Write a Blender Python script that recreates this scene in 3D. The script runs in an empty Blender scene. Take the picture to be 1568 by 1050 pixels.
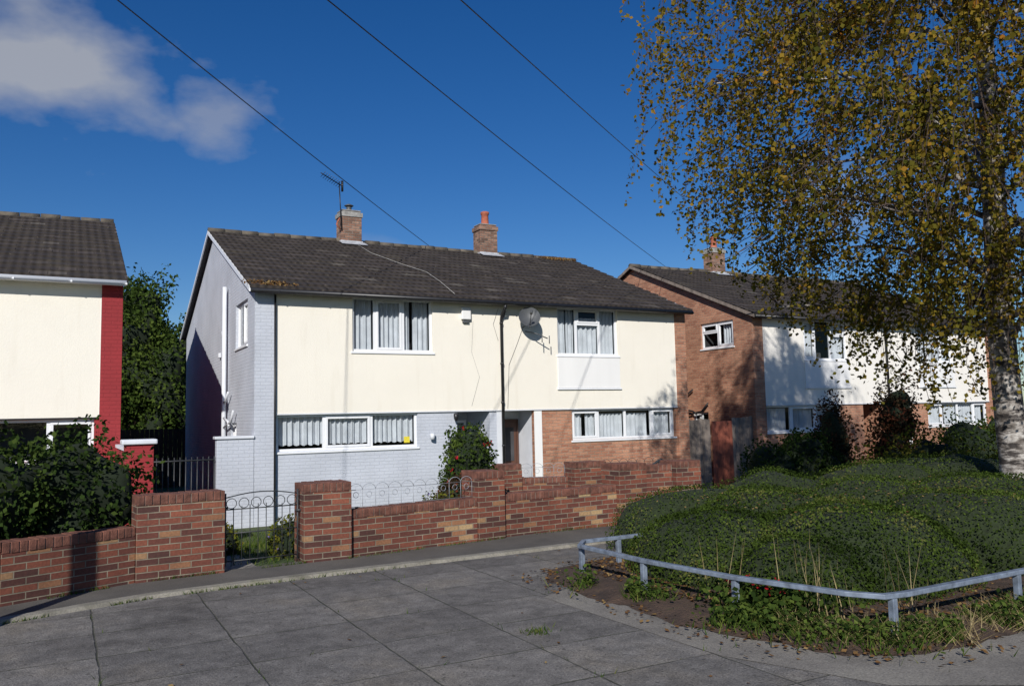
import bpy, math, random
import numpy as np
from mathutils import Vector, Matrix, noise
random.seed(7); rng=np.random.default_rng(7)
scene=bpy.context.scene
COL=scene.collection

# ------------------------------------------------------------------ node helpers
def newmat(name):
    m=bpy.data.materials.new(name); m.use_nodes=True
    nt=m.node_tree; b=nt.nodes['Principled BSDF']
    return m,nt,b
def L(nt,a,b): nt.links.new(a,b)
def c4(c): return (c[0],c[1],c[2],1)
def ramp(nt,stops,fac=None,interp='LINEAR'):
    r=nt.nodes.new('ShaderNodeValToRGB'); r.color_ramp.interpolation=interp
    e=r.color_ramp.elements
    e[0].position=stops[0][0]; e[0].color=c4(stops[0][1])
    e[1].position=stops[-1][0]; e[1].color=c4(stops[-1][1])
    for p,c in stops[1:-1]:
        x=e.new(p); x.color=c4(c)
    if fac is not None: L(nt,fac,r.inputs['Fac'])
    return r
def noise_n(nt,vec,scale,detail=3,rough=.55):
    n=nt.nodes.new('ShaderNodeTexNoise'); n.inputs['Scale'].default_value=scale
    n.inputs['Detail'].default_value=detail; n.inputs['Roughness'].default_value=rough
    if vec is not None: L(nt,vec,n.inputs['Vector'])
    return n
def mixc(nt,fac,a,b,mode='MIX'):
    m=nt.nodes.new('ShaderNodeMix'); m.data_type='RGBA'; m.blend_type=mode
    for s,v in ((m.inputs[0],fac),(m.inputs[6],a),(m.inputs[7],b)):
        if isinstance(v,(int,float)): s.default_value=v
        elif isinstance(v,tuple): s.default_value=c4(v)
        else: L(nt,v,s)
    return m.outputs[2]
def mth(nt,op,a,b=None,c=None,clamp=False):
    m=nt.nodes.new('ShaderNodeMath'); m.operation=op; m.use_clamp=clamp
    for s,v in zip(m.inputs,(a,b,c)):
        if v is None: continue
        if isinstance(v,(int,float)): s.default_value=v
        else: L(nt,v,s)
    return m.outputs[0]
def bump(nt,h,dist,b,strength=1):
    n=nt.nodes.new('ShaderNodeBump'); n.inputs['Distance'].default_value=dist; n.inputs['Strength'].default_value=strength
    L(nt,h,n.inputs['Height']); L(nt,n.outputs[0],b.inputs['Normal'])
def objco(nt): return nt.nodes.new('ShaderNodeTexCoord').outputs['Object']
def wallvec(nt):
    co=objco(nt); s=nt.nodes.new('ShaderNodeSeparateXYZ'); L(nt,co,s.inputs[0])
    a=mth(nt,'ADD',s.outputs[0],s.outputs[1]); c=nt.nodes.new('ShaderNodeCombineXYZ')
    L(nt,a,c.inputs[0]); L(nt,s.outputs[2],c.inputs[1]); return c.outputs[0],co,s

def m_plain(name,col,rough=.7,var=.15,scale=6,bmp=.0,metal=0,streak=False):
    m,nt,b=newmat(name); co=objco(nt)
    if streak:
        mp=nt.nodes.new('ShaderNodeMapping'); mp.inputs['Scale'].default_value=(1,1,.12); L(nt,co,mp.inputs[0]); vec=mp.outputs[0]
    else: vec=co
    n=noise_n(nt,vec,scale,3)
    lo=tuple(x*(1-var) for x in col); hi=tuple(min(1,x*(1+var)) for x in col)
    r=ramp(nt,[(.3,lo),(.7,hi)],n.outputs[0]); L(nt,r.outputs[0],b.inputs['Base Color'])
    b.inputs['Roughness'].default_value=rough; b.inputs['Metallic'].default_value=metal
    if bmp:
        n2=noise_n(nt,co,scale*8,2); bump(nt,n2.outputs[0],bmp,b)
    return m
def m_render(name,col):
    m,nt,b=newmat(name); co=objco(nt)
    n1=noise_n(nt,co,.9,4,.6); mp=nt.nodes.new('ShaderNodeMapping'); mp.inputs['Scale'].default_value=(1,1,.1); L(nt,co,mp.inputs[0])
    n2=noise_n(nt,mp.outputs[0],5,3)
    r=ramp(nt,[(.3,tuple(x*.95 for x in col)),(.7,col)],n1.outputs[0])
    st=ramp(nt,[(.55,(1,1,1)),(.8,(.88,.86,.82))],n2.outputs[0])
    c=mixc(nt,.6,r.outputs[0],st.outputs[0],'MULTIPLY')
    L(nt,c,b.inputs['Base Color']); b.inputs['Roughness'].default_value=.9
    n3=noise_n(nt,co,45,2); bump(nt,n3.outputs[0],.004,b); return m
def m_brick(name,stops,mortar=(.35,.32,.28),bw=.225,rh=.075,ms=.009,painted=None,dirt=.35,bd=.006):
    m,nt,b=newmat(name); v,co,s=wallvec(nt)
    t=nt.nodes.new('ShaderNodeTexBrick'); L(nt,v,t.inputs['Vector'])
    t.inputs['Scale'].default_value=1; t.inputs['Brick Width'].default_value=bw; t.inputs['Row Height'].default_value=rh
    t.inputs['Mortar Size'].default_value=ms; t.inputs['Mortar Smooth'].default_value=.3; t.inputs['Bias'].default_value=0
    t.inputs['Color1'].default_value=(0,0,0,1); t.inputs['Color2'].default_value=(1,1,1,1); t.inputs['Mortar'].default_value=(.5,.5,.5,1)
    if painted:
        n=noise_n(nt,co,1.3); r=ramp(nt,[(.3,tuple(x*.88 for x in painted)),(.7,painted)],n.outputs[0])
        col=mixc(nt,mth(nt,'MULTIPLY',t.outputs['Fac'],.13),r.outputs[0],tuple(x*.6 for x in painted))
        n3=noise_n(nt,co,25,3); col=mixc(nt,.15,col,n3.outputs[0],'OVERLAY')
    else:
        r=ramp(nt,stops,t.outputs['Color'])
        n=noise_n(nt,co,40,2); col=mixc(nt,.5,r.outputs[0],n.outputs[0],'OVERLAY')
        mn=noise_n(nt,co,7,3); mc=ramp(nt,[(.35,tuple(x*.55 for x in mortar)),(.65,mortar)],mn.outputs[0])
        col=mixc(nt,t.outputs['Fac'],col,mc.outputs[0])
    nd=noise_n(nt,co,.9,4)
    d=ramp(nt,[(.35,(1-dirt,)*3),(.65,(1,1,1))],nd.outputs[0])
    col=mixc(nt,1.0,col,d.outputs[0],'MULTIPLY')
    L(nt,col,b.inputs['Base Color']); b.inputs['Roughness'].default_value=.85
    h=mth(nt,'SUBTRACT',1.0,t.outputs['Fac'])
    bump(nt,h,bd,b)
    return m
def m_leaf(name,stops,trans=.3,rough=.55):
    m,nt,b=newmat(name); nt.nodes.remove(b)
    a=nt.nodes.new('ShaderNodeAttribute'); a.attribute_name='rnd'
    r=ramp(nt,stops,a.outputs['Fac'])
    df=nt.nodes.new('ShaderNodeBsdfDiffuse'); L(nt,r.outputs[0],df.inputs[0])
    tr=nt.nodes.new('ShaderNodeBsdfTranslucent'); L(nt,r.outputs[0],tr.inputs[0])
    mx=nt.nodes.new('ShaderNodeMixShader'); mx.inputs[0].default_value=trans
    L(nt,df.outputs[0],mx.inputs[1]); L(nt,tr.outputs[0],mx.inputs[2])
    L(nt,mx.outputs[0],nt.nodes['Material Output'].inputs['Surface'])
    return m

# ------------------------------------------------------------------ geometry helpers
def mesh_obj(name,verts,faces,mat=None,parent=None,smooth=False,loc=None,rotz=0,bevel=0):
    me=bpy.data.meshes.new(name); me.from_pydata([tuple(v) for v in verts],[],faces); me.update()
    o=bpy.data.objects.new(name,me); COL.objects.link(o)
    if mat: me.materials.append(mat)
    if smooth: me.shade_smooth()
    if parent: o.parent=parent
    if loc is not None: o.location=loc
    o.rotation_euler[2]=rotz
    if bevel:
        md=o.modifiers.new('bevel','BEVEL'); md.width=bevel; md.segments=2; md.limit_method='ANGLE'
    return o
def empty(name,loc=(0,0,0),rotz=0):
    e=bpy.data.objects.new(name,None); COL.objects.link(e); e.location=loc; e.rotation_euler[2]=rotz; e.empty_display_size=.2; return e
BF=[(0,3,2,1),(4,5,6,7),(0,1,5,4),(1,2,6,5),(2,3,7,6),(3,0,4,7)]
def bv(x0,x1,y0,y1,z0,z1): return [(x0,y0,z0),(x1,y0,z0),(x1,y1,z0),(x0,y1,z0),(x0,y0,z1),(x1,y0,z1),(x1,y1,z1),(x0,y1,z1)]
def boxes(name,bl,mat,parent=None,bevel=0,**k):
    V=[];F=[]
    for b in bl:
        o=len(V); V+=bv(*b); F+=[tuple(i+o for i in f) for f in BF]
    return mesh_obj(name,V,F,mat,parent,bevel=bevel,**k)
def tubes(name,lines,mat,parent=None,k=6,loc=None,rotz=0,smooth=True):
    V=[];F=[]
    for pts,rad in lines:
        pts=[Vector(p) for p in pts]; n=len(pts)
        if not hasattr(rad,'__len__'): rad=[rad]*n
        base=len(V); prev=None
        for i,p in enumerate(pts):
            t=(pts[min(i+1,n-1)]-pts[max(i-1,0)])
            if t.length<1e-9: t=Vector((0,0,1))
            t.normalize()
            if prev is None:
                a=Vector((0,0,1)) if abs(t.z)<.9 else Vector((1,0,0))
                s=t.cross(a).normalized()
            else:
                s=(prev-t*prev.dot(t)); s=s.normalized() if s.length>1e-6 else t.orthogonal().normalized()
            prev=s; q=t.cross(s)
            for j in range(k):
                an=2*math.pi*j/k; V.append(p+(s*math.cos(an)+q*math.sin(an))*rad[i])
        for i in range(n-1):
            for j in range(k):
                a=base+i*k+j; b=base+i*k+(j+1)%k; F.append((a,b,b+k,a+k))
        F.append(tuple(base+j for j in range(k))[::-1]); F.append(tuple(base+(n-1)*k+j for j in range(k)))
    return mesh_obj(name,V,F,mat,parent,smooth=smooth,loc=loc,rotz=rotz)
def quads_np(name,V,nper,mat,parent=None,rnd=None):
    V=np.asarray(V,dtype=np.float32); n=len(V)//nper
    me=bpy.data.meshes.new(name); me.vertices.add(len(V)); me.vertices.foreach_set('co',V.ravel())
    me.loops.add(len(V)); me.loops.foreach_set('vertex_index',np.arange(len(V),dtype=np.int32))
    me.polygons.add(n); me.polygons.foreach_set('loop_start',np.arange(0,len(V),nper,dtype=np.int32))
    me.update(calc_edges=True)
    if rnd is not None:
        a=me.attributes.new('rnd','FLOAT','FACE'); a.data.foreach_set('value',np.asarray(rnd,dtype=np.float32))
    me.materials.append(mat)
    o=bpy.data.objects.new(name,me); COL.objects.link(o)
    if parent: o.parent=parent
    return o
def unit(n):
    v=rng.normal(size=(n,3)); return v/np.linalg.norm(v,axis=1,keepdims=True)
def leaves(name,P,size,mat,parent=None,rnd=None,aspect=.65,nrm=None,flat=0.):
    n=len(P); a=unit(n)
    if nrm is not None:
        nn=nrm+flat*unit(n); nn/=np.linalg.norm(nn,axis=1,keepdims=True)
        a=a-nn*(a*nn).sum(1,keepdims=True); a/=np.linalg.norm(a,axis=1,keepdims=True); b=np.cross(nn,a)
    else:
        b=unit(n); b=b-a*(a*b).sum(1,keepdims=True); b/=np.linalg.norm(b,axis=1,keepdims=True)
    s=(size*rng.uniform(.65,1.3,n))[:,None]*.5
    V=np.stack([P-a*s,P+b*s*aspect-a*s*.1,P+a*s,P-b*s*aspect-a*s*.1],axis=1).reshape(-1,3)
    if rnd is None: rnd=rng.uniform(0,1,n)
    return quads_np(name,V,4,mat,parent,rnd)
def nz(P,sc,off=0.):
    return np.array([noise.noise(Vector((float(p[0])*sc+off,float(p[1])*sc,float(p[2])*sc))) for p in P])
def blades(name,P,h,w,mat,parent=None,lean=.4,rnd=None):
    n=len(P); an=rng.uniform(0,2*math.pi,n); dx=np.stack([np.cos(an),np.sin(an),np.zeros(n)],1)
    hh=h*rng.uniform(.5,1.3,n)[:,None]; l=unit(n)*lean; l[:,2]=1
    V=np.stack([P-dx*w/2,P+dx*w/2,P+l*hh],axis=1).reshape(-1,3)
    return quads_np(name,V,3,mat,parent,rnd if rnd is not None else rng.uniform(0,1,n))

def blob_core(name,blobs,mat,parent,k=.86,p=2.0,nsc=None,namp=0):
    V=[];F=[]
    for bi,(cx,cy,cz,rx,ry,rz) in enumerate(blobs):
        nu,nv=40,24; base=len(V)
        for i in range(nv+1):
            ph=math.pi*i/nv-math.pi/2
            for j in range(nu):
                th=2*math.pi*j/nu
                d=np.array([math.cos(ph)*math.cos(th),math.cos(ph)*math.sin(th),math.sin(ph)])
                r=1/(abs(d[0])**p+abs(d[1])**p+abs(d[2])**p)**(1/p)
                x,y,z=rx*d[0]*r,ry*d[1]*r,rz*d[2]*r
                q=Vector((x+cx,y+cy,z+cz)); nn=noise.noise(q*nsc) if nsc else 0
                f=k*(1+2*namp*nn)
                V.append((cx+x*f,cy+y*f,cz+z*f))
        for i in range(nv):
            for j in range(nu):
                a=base+i*nu+j; b=base+i*nu+(j+1)%nu; F.append((a,b,b+nu,a+nu))
    return mesh_obj(name,V,F,mat,parent,smooth=True)
def blob_pts(b,n,p=2.0,inner=.8,outer=1.05,nsc=1.6,namp=.16,zmin=None,fine=.45):
    cx,cy,cz,rx,ry,rz=b
    d=unit(n); r=1/((np.abs(d)**p).sum(1))**(1/p)
    f=rng.uniform(inner,outer,n)
    P=d*r[:,None]*np.array([rx,ry,rz])
    Q=P+np.array([cx,cy,cz])
    nn=nz(Q,nsc)+fine*nz(Q+4.,nsc*3.1)
    P=P*(f*(1+namp*2*nn))[:,None]+np.array([cx,cy,cz])
    if zmin is not None: 
        k=P[:,2]>zmin; P=P[k]; d=d[k]; nn=nn[k]
    return P,d,nn
def bush(name,blobs,n,size,mat,core,p=2.0,k=.8,flowers=None,zmin=None,inner=.78,outer=1.08,namp=.16,nsc=1.6,flat=None,fine=.45):
    e=empty(name); blob_core('dark_core',blobs,core,e,k=k,p=p,nsc=nsc,namp=namp)  # solid dark blob stops see-through; inner shade is put into its colour
    Ps=[];Ds=[];Ns=[]
    tot=sum(b[3]*b[5]+b[4]*b[5]+b[3]*b[4] for b in blobs)
    for b in blobs:
        m=int(n*(b[3]*b[5]+b[4]*b[5]+b[3]*b[4])/tot)
        P,d,nn=blob_pts(b,m,p,inner,outer,nsc,namp,zmin,fine); Ps.append(P); Ds.append(d); Ns.append(nn)
    P=np.concatenate(Ps); Dd=np.concatenate(Ds); Nn=np.concatenate(Ns)
    # drop leaves buried inside a neighbouring lump
    keep=np.ones(len(P),bool)
    for (cx,cy,cz,rx,ry,rz) in blobs:
        q=np.abs((P-np.array([cx,cy,cz]))/np.array([rx,ry,rz]))**p
        keep&=(q.sum(1)**(1/p))>inner*.72
    P=P[keep];Dd=Dd[keep];Nn=Nn[keep]
    cl=nz(P,1.3/ max(.35,blobs[0][3]),3.3)
    rnd=np.clip(rng.uniform(0,1,len(P))*.6+.2+cl*.5+(Nn*.45 if flat else 0),0,1)
    leaves('foliage',P,size,mat,e,rnd=rnd,nrm=Dd if flat else None,flat=flat or 0)
    if flowers:
        fm,fn,fs=flowers; f2=np.where(P[:,1]<np.median(P[:,1]))[0]; idx=rng.choice(f2,fn); leaves('flowers',np.repeat(P[idx],5,0)+rng.normal(size=(fn*5,3))*fs*.3,fs,fm,e)
    return e

# ------------------------------------------------------------------ materials
M={}
M['cream']=m_render('cream_render',(.87,.82,.715))
M['cream2']=m_render('offwhite_render',(.86,.82,.75))
M['upvc']=m_plain('white_upvc',(.82,.83,.85),.35,.03,3)
M['whitepanel']=m_plain('white_panel',(.84,.83,.81),.5,.04,2,streak=True)
M['paintbrick']=m_brick('grey_painted_brick',None,painted=(.57,.60,.665),dirt=.10,bd=.003)
M['redpaint']=m_brick('red_painted_brick',None,painted=(.34,.03,.035),dirt=.15,bd=.004)
M['orange']=m_brick('orange_brick',[(0,(.36,.15,.09)),(.4,(.46,.21,.125)),(1,(.54,.27,.165))],mortar=(.46,.32,.23),dirt=.22,bd=.003)
M['garden']=m_brick('garden_brick',[(0,(.07,.030,.024)),(.2,(.125,.042,.030)),(.45,(.185,.056,.034)),(.80,(.26,.082,.046)),(.90,(.33,.165,.08)),(1,(.46,.33,.17))],mortar=(.35,.29,.21),bw=.215,rh=.0665,ms=.0062,dirt=.38)
M['coping']=m_plain('brick_on_edge',(.15,.06,.04),.85,.55,9,.006)
M['chim']=m_brick('chimney_brick',[(0,(.16,.09,.06)),(.5,(.34,.17,.11)),(1,(.42,.25,.17))],mortar=(.30,.27,.23),dirt=.5)
M['black']=m_plain('black_plastic',(.015,.015,.017),.4,.2,5)
M['iron']=m_plain('wrought_iron',(.035,.037,.04),.5,.3,20,metal=0)
M['wire']=m_plain('painted_wire',(.30,.32,.35),.5,.2,20)
M['lead']=m_plain('flashing',(.42,.43,.45),.6,.25,8)
M['cement']=m_plain('cement',(.30,.29,.27),.9,.3,9,.01)
M['mortar']=m_plain('mortar',(.22,.19,.155),.9,.3,9)
M['pot']=m_plain('clay_pot',(.38,.11,.06),.8,.25,9)
M['curtain']=m_plain('net_curtain',(.64,.65,.68),.9,.12,4)
M['dark']=m_plain('dark_interior',(.06,.06,.065),.95,.3,2)
M['whitepaint']=m_plain('white_masonry_paint',(.68,.70,.74),.6,.08,3)
M['door_grey']=m_plain('grey_door',(.22,.24,.27),.5,.1,3)
M['door_wood']=m_plain('brown_door',(.085,.036,.022),.5,.25,8,streak=True)
M['dish']=m_plain('satellite_grey',(.075,.08,.085),.5,.1,6)
M['rail']=m_plain('weathered_steel_paint',(.175,.21,.265),.5,.35,14,metal=.1)
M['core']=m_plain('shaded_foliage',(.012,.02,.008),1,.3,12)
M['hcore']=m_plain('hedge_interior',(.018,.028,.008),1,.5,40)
M['twig']=m_plain('twigs',(.06,.04,.03),.9,.3,12)
M['fencegrey']=m_plain('weathered_boards',(.22,.18,.15),.9,.35,5,.004,streak=True)
M['fencered']=m_plain('red_brown_boards',(.29,.085,.05),.7,.3,5,.004,streak=True)
M['fencedark']=m_plain('dark_boards',(.05,.035,.03),.9,.3,5,.004,streak=True)
M['yellow']=m_plain('yellow_sticker',(.75,.62,.05),.6,.05,3)
m,nt,b=newmat('window_glass'); nt.nodes.remove(b)
tr=nt.nodes.new('ShaderNodeBsdfTransparent'); tr.inputs[0].default_value=(.84,.87,.88,1)
gl=nt.nodes.new('ShaderNodeBsdfGlossy'); gl.inputs['Roughness'].default_value=.02
lw=nt.nodes.new('ShaderNodeLayerWeight'); lw.inputs[0].default_value=.12
mx=nt.nodes.new('ShaderNodeMixShader'); L(nt,mth(nt,'ADD',mth(nt,'MULTIPLY',lw.outputs['Fresnel'],.7),.03),mx.inputs[0]); L(nt,tr.outputs[0],mx.inputs[1]); L(nt,gl.outputs[0],mx.inputs[2])
L(nt,mx.outputs[0],nt.nodes['Material Output'].inputs['Surface']); M['glass']=m
# roof tiles
m,nt,b=newmat('concrete_roof_tiles'); co=objco(nt)
s=nt.nodes.new('ShaderNodeSeparateXYZ'); L(nt,co,s.inputs[0])
c=nt.nodes.new('ShaderNodeCombineXYZ'); L(nt,s.outputs[0],c.inputs[0]); L(nt,mth(nt,'ADD',s.outputs[1],.32),c.inputs[1])
t=nt.nodes.new('ShaderNodeTexBrick'); L(nt,c.outputs[0],t.inputs['Vector']); t.inputs['Scale'].default_value=1
t.inputs['Brick Width'].default_value=.33; t.inputs['Row Height'].default_value=.37; t.inputs['Mortar Size'].default_value=.010
t.inputs['Color1'].default_value=(0,0,0,1); t.inputs['Color2'].default_value=(1,1,1,1); t.inputs['Mortar'].default_value=(0,0,0,1); t.offset=.5
r=ramp(nt,[(0,(.028,.021,.017)),(.6,(.045,.034,.028)),(.93,(.068,.053,.044)),(1,(.12,.105,.085))],t.outputs['Color'])
n1=noise_n(nt,co,1.1,4,.65); mo=ramp(nt,[(.52,(0,0,0)),(.75,(.45,.45,.45))],n1.outputs[0])
n2=noise_n(nt,co,16,4); spk=ramp(nt,[(.64,(0,0,0)),(.72,(.55,.55,.55))],n2.outputs[0])
col=mixc(nt,mo.outputs[0],r.outputs[0],(.080,.066,.045)); col=mixc(nt,spk.outputs[0],col,(.16,.14,.105))
L(nt,col,b.inputs['Base Color']); b.inputs['Roughness'].default_value=.85
h=mth(nt,'SINE',mth(nt,'MULTIPLY',s.outputs[0],2*math.pi/.165)); bump(nt,h,.008,b)
M['roof']=m
M['ridge']=m_plain('ridge_tiles',(.10,.085,.065),.9,.5,3,.01)
# ground
m,nt,b=newmat('grass_and_soil'); co=objco(nt)
n1=noise_n(nt,co,.8,4); n2=noise_n(nt,co,14,4)
r=ramp(nt,[(.35,(.045,.075,.018)),(.55,(.06,.085,.025)),(.75,(.09,.075,.045))],n1.outputs[0])
col=mixc(nt,.6,r.outputs[0],n2.outputs[0],'OVERLAY'); L(nt,col,b.inputs['Base Color']); b.inputs['Roughness'].default_value=1
M['ground']=m
# concrete slabs
m,nt,b=newmat('concrete_slabs'); co=objco(nt)
wn=noise_n(nt,co,3.5,3); wv=nt.nodes.new('ShaderNodeVectorMath'); wv.operation='SCALE'; wv.inputs['Scale'].default_value=.04; L(nt,wn.outputs['Color'],wv.inputs[0])
av=nt.nodes.new('ShaderNodeVectorMath'); L(nt,co,av.inputs[0]); L(nt,wv.outputs[0],av.inputs[1])
t=nt.nodes.new('ShaderNodeTexBrick'); L(nt,av.outputs[0],t.inputs['Vector']); t.offset=0; t.inputs['Scale'].default_value=1
t.inputs['Brick Width'].default_value=.92; t.inputs['Row Height'].default_value=.75; t.inputs['Mortar Size'].default_value=.009; t.inputs['Mortar Smooth'].default_value=.6
t.inputs['Color1'].default_value=(0,0,0,1); t.inputs['Color2'].default_value=(1,1,1,1); t.inputs['Mortar'].default_value=(.5,.5,.5,1)
r=ramp(nt,[(0,(.138,.128,.118)),(1,(.190,.176,.160))],t.outputs['Color'])
n1=noise_n(nt,co,.8,5,.65); n2=noise_n(nt,co,6,5,.7); n3=noise_n(nt,co,95,2)
st=ramp(nt,[(.32,(.58,.57,.57)),(.52,(1,1,1)),(.72,(1.15,1.08,.95))],n1.outputs[0])
col=mixc(nt,1.0,r.outputs[0],st.outputs[0],'MULTIPLY'); col=mixc(nt,.9,col,n2.outputs[0],'OVERLAY'); col=mixc(nt,1.0,col,n3.outputs[0],'OVERLAY')
lich=ramp(nt,[(.64,(0,0,0)),(.71,(.6,.6,.6))],noise_n(nt,co,11,4,.6).outputs[0]); col=mixc(nt,lich.outputs[0],col,(.29,.275,.235))
sp=ramp(nt,[(.62,(0,0,0)),(.69,(.8,.8,.8))],noise_n(nt,co,24,2,.5).outputs[0]); col=mixc(nt,sp.outputs[0],col,(.062,.056,.048))
jm=ramp(nt,[(.35,(.3,.3,.3)),(.6,(1,1,1))],wn.outputs[0])
col=mixc(nt,mth(nt,'MULTIPLY',t.outputs['Fac'],jm.outputs[0]),col,(.045,.048,.028))
L(nt,col,b.inputs['Base Color']); b.inputs['Roughness'].default_value=.9
h=mth(nt,'SUBTRACT',mth(nt,'MULTIPLY',n3.outputs[0],.9),t.outputs['Fac']); bump(nt,h,.009,b); M['slab']=m
def m_rough(name,stops,s1,s2,bd,ov=.6):
    m,nt,b=newmat(name); co=objco(nt); n1=noise_n(nt,co,s1,5,.6); n2=noise_n(nt,co,s2,3,.7)
    r=ramp(nt,stops,n1.outputs[0]); col=mixc(nt,ov,r.outputs[0],n2.outputs[0],'OVERLAY'); L(nt,col,b.inputs['Base Color'])
    b.inputs['Roughness'].default_value=.95; bump(nt,n2.outputs[0],bd,b); return m
M['asphalt']=m_rough('old_asphalt',[(.35,(.075,.069,.062)),(.65,(.12,.11,.097))],1.2,80,.006,.9)
M['kerb']=m_rough('kerb_concrete',[(.3,(.15,.14,.11)),(.55,(.27,.25,.21)),(.75,(.15,.15,.075))],3,50,.006)
M['mulch']=m_rough('bark_mulch',[(.3,(.04,.025,.018)),(.6,(.09,.055,.037)),(.8,(.055,.06,.022))],5,35,.03)
M['path']=m_rough('pale_concrete',[(.3,(.135,.123,.108)),(.5,(.21,.192,.167)),(.75,(.27,.25,.21))],1.3,70,.005,.9)
# birch bark
m,nt,b=newmat('birch_bark'); co=objco(nt)
mp=nt.nodes.new('ShaderNodeMapping'); mp.inputs['Scale'].default_value=(1.5,1.5,5); L(nt,co,mp.inputs[0])
n1=noise_n(nt,mp.outputs[0],2.2,4,.7); n2=noise_n(nt,co,5,4,.7)
r=ramp(nt,[(.42,(.06,.05,.045)),(.5,(.32,.29,.26)),(.62,(.56,.53,.49))],n1.outputs[0])
r2=ramp(nt,[(.40,(.35,.32,.30)),(.6,(1,1,1))],n2.outputs[0])
L(nt,mixc(nt,1.0,r.outputs[0],r2.outputs[0],'MULTIPLY'),b.inputs['Base Color']); b.inputs['Roughness'].default_value=.8; bump(nt,n1.outputs[0],.02,b); M['bark']=m
M['birchleaf']=m_leaf('birch_leaves',[(0,(.04,.047,.012)),(.24,(.09,.092,.016)),(.5,(.185,.145,.022)),(.76,(.30,.19,.028)),(1,(.36,.14,.022))],.35)
M['green']=m_leaf('green_leaves',[(0,(.018,.034,.009)),(.5,(.052,.085,.018)),(1,(.11,.15,.03))])
M['dkgreen']=m_leaf('dark_leaves',[(0,(.013,.024,.008)),(.5,(.032,.056,.014)),(1,(.07,.10,.022))],.2)
M['hedgeleaf']=m_leaf('hedge_leaves',[(0,(.016,.028,.006)),(.45,(.040,.064,.012)),(.85,(.072,.106,.020)),(1,(.12,.12,.035))],.15)
M['redleaf']=m_leaf('reddish_leaves',[(0,(.02,.02,.012)),(.5,(.05,.035,.02)),(1,(.14,.04,.022))],.25)
M['redflower']=m_leaf('red_petals',[(0,(.30,.01,.015)),(1,(.55,.03,.05))],.2)
M['violet']=m_leaf('violet_petals',[(0,(.15,.10,.35)),(1,(.3,.25,.5))],.2)
M['grassb']=m_leaf('grass_blades',[(0,(.035,.07,.012)),(.6,(.08,.13,.022)),(1,(.18,.18,.05))],.3)
M['drygrass']=m_leaf('dry_stalks',[(0,(.20,.15,.07)),(1,(.42,.34,.18))],.2)
M['litter']=m_leaf('fallen_leaves',[(0,(.07,.035,.02)),(.5,(.18,.10,.04)),(1,(.34,.24,.10))],.1)
M['yelgreen']=m_leaf('yellow_green_leaves',[(0,(.04,.06,.01)),(.5,(.12,.13,.02)),(1,(.25,.20,.03))],.3)

# ------------------------------------------------------------------ terrain
def gz(u,w):
    t=min(1,max(0,(w+7.9)/6.2)); t=t*t*(3-2*t); return -.55*t
us=[-400,-150,-60,-30,-20]+[x*.75 for x in range(-20,54)]+[50,70,150,400]
ws=[-400,-120,-50,-25,-16,-12]+[-10+.4*i for i in range(28)]+[2,5,10,20,40,90,200,500]
V=[(u,w,gz(u,w)) for w in ws for u in us]; nu=len(us)
F=[(j*nu+i,j*nu+i+1,(j+1)*nu+i+1,(j+1)*nu+i) for j in range(len(ws)-1) for i in range(nu-1)]
mesh_obj('ground',V,F,M['ground'],smooth=True)
WALLPTS=[(-16,-14.6),(-9,-11.4),(-5.8,-9.85),(-4.42,-9.09),(-3.27,-8.58),(-2.39,-8.49),(-1.52,-8.44),(-.96,-8.44),(.857,-8.19),(3.27,-7.92),(4.6,-8.2)]
poly=[(-60,-60),(60,-60),(60,-8.6),(4.6,-8.4)]+[(p[0],p[1]+.1) for p in WALLPTS[::-1]]+[(-60,-30)]
mesh_obj('concrete_forecourt',[(x,y,.006) for x,y in poly],[tuple(range(len(poly)))],M['slab'])
KERB=[(-16,-15.3),(-9,-12.05),(-5.8,-10.45),(-4.39,-9.67),(-3.2,-9.3),(-1.95,-9.2),(1.6,-9.12),(4.6,-9.0),(8,-9.0)]
inner=[(-16,-14.5),(-9,-11.3),(-5.8,-9.75),(-4.42,-9.0),(-3.27,-8.5),(-1.95,-8.35),(1.6,-8.0),(4.6,-8.1),(8,-8.1)]
V=[];F=[]
for (a,b_) in zip(KERB,inner): V+=[(a[0],a[1]+.05,.036),(b_[0],b_[1],.036)]
for i in range(len(KERB)-1): F.append((2*i,2*i+2,2*i+3,2*i+1))
mesh_obj('pavement',V,F,M['asphalt'])
V=[];F=[];KD=[]
for i in range(len(KERB)-1):
    a,c=KERB[i],KERB[i+1]; n=max(1,int(math.dist(a,c)/.15))
    for k in range(n): KD.append((a[0]+(c[0]-a[0])*k/n,a[1]+(c[1]-a[1])*k/n))
for i,a in enumerate(KD):
    j=.018*noise.noise(Vector((a[0]*4,0,0))); jz=.006*noise.noise(Vector((a[0]*6,3,0)))
    for (dy,z) in ((-.06+j,0),(-.052+j,.042+jz),(.055,.045+jz),(.055,0)): V.append((a[0],a[1]+dy,z))
for i in range(len(KD)-1):
    for j in range(3): F.append((4*i+j,4*i+j+4,4*i+j+5,4*i+j+1))
mesh_obj('kerb',V,[f[::-1] for f in F],M['kerb'])
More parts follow.
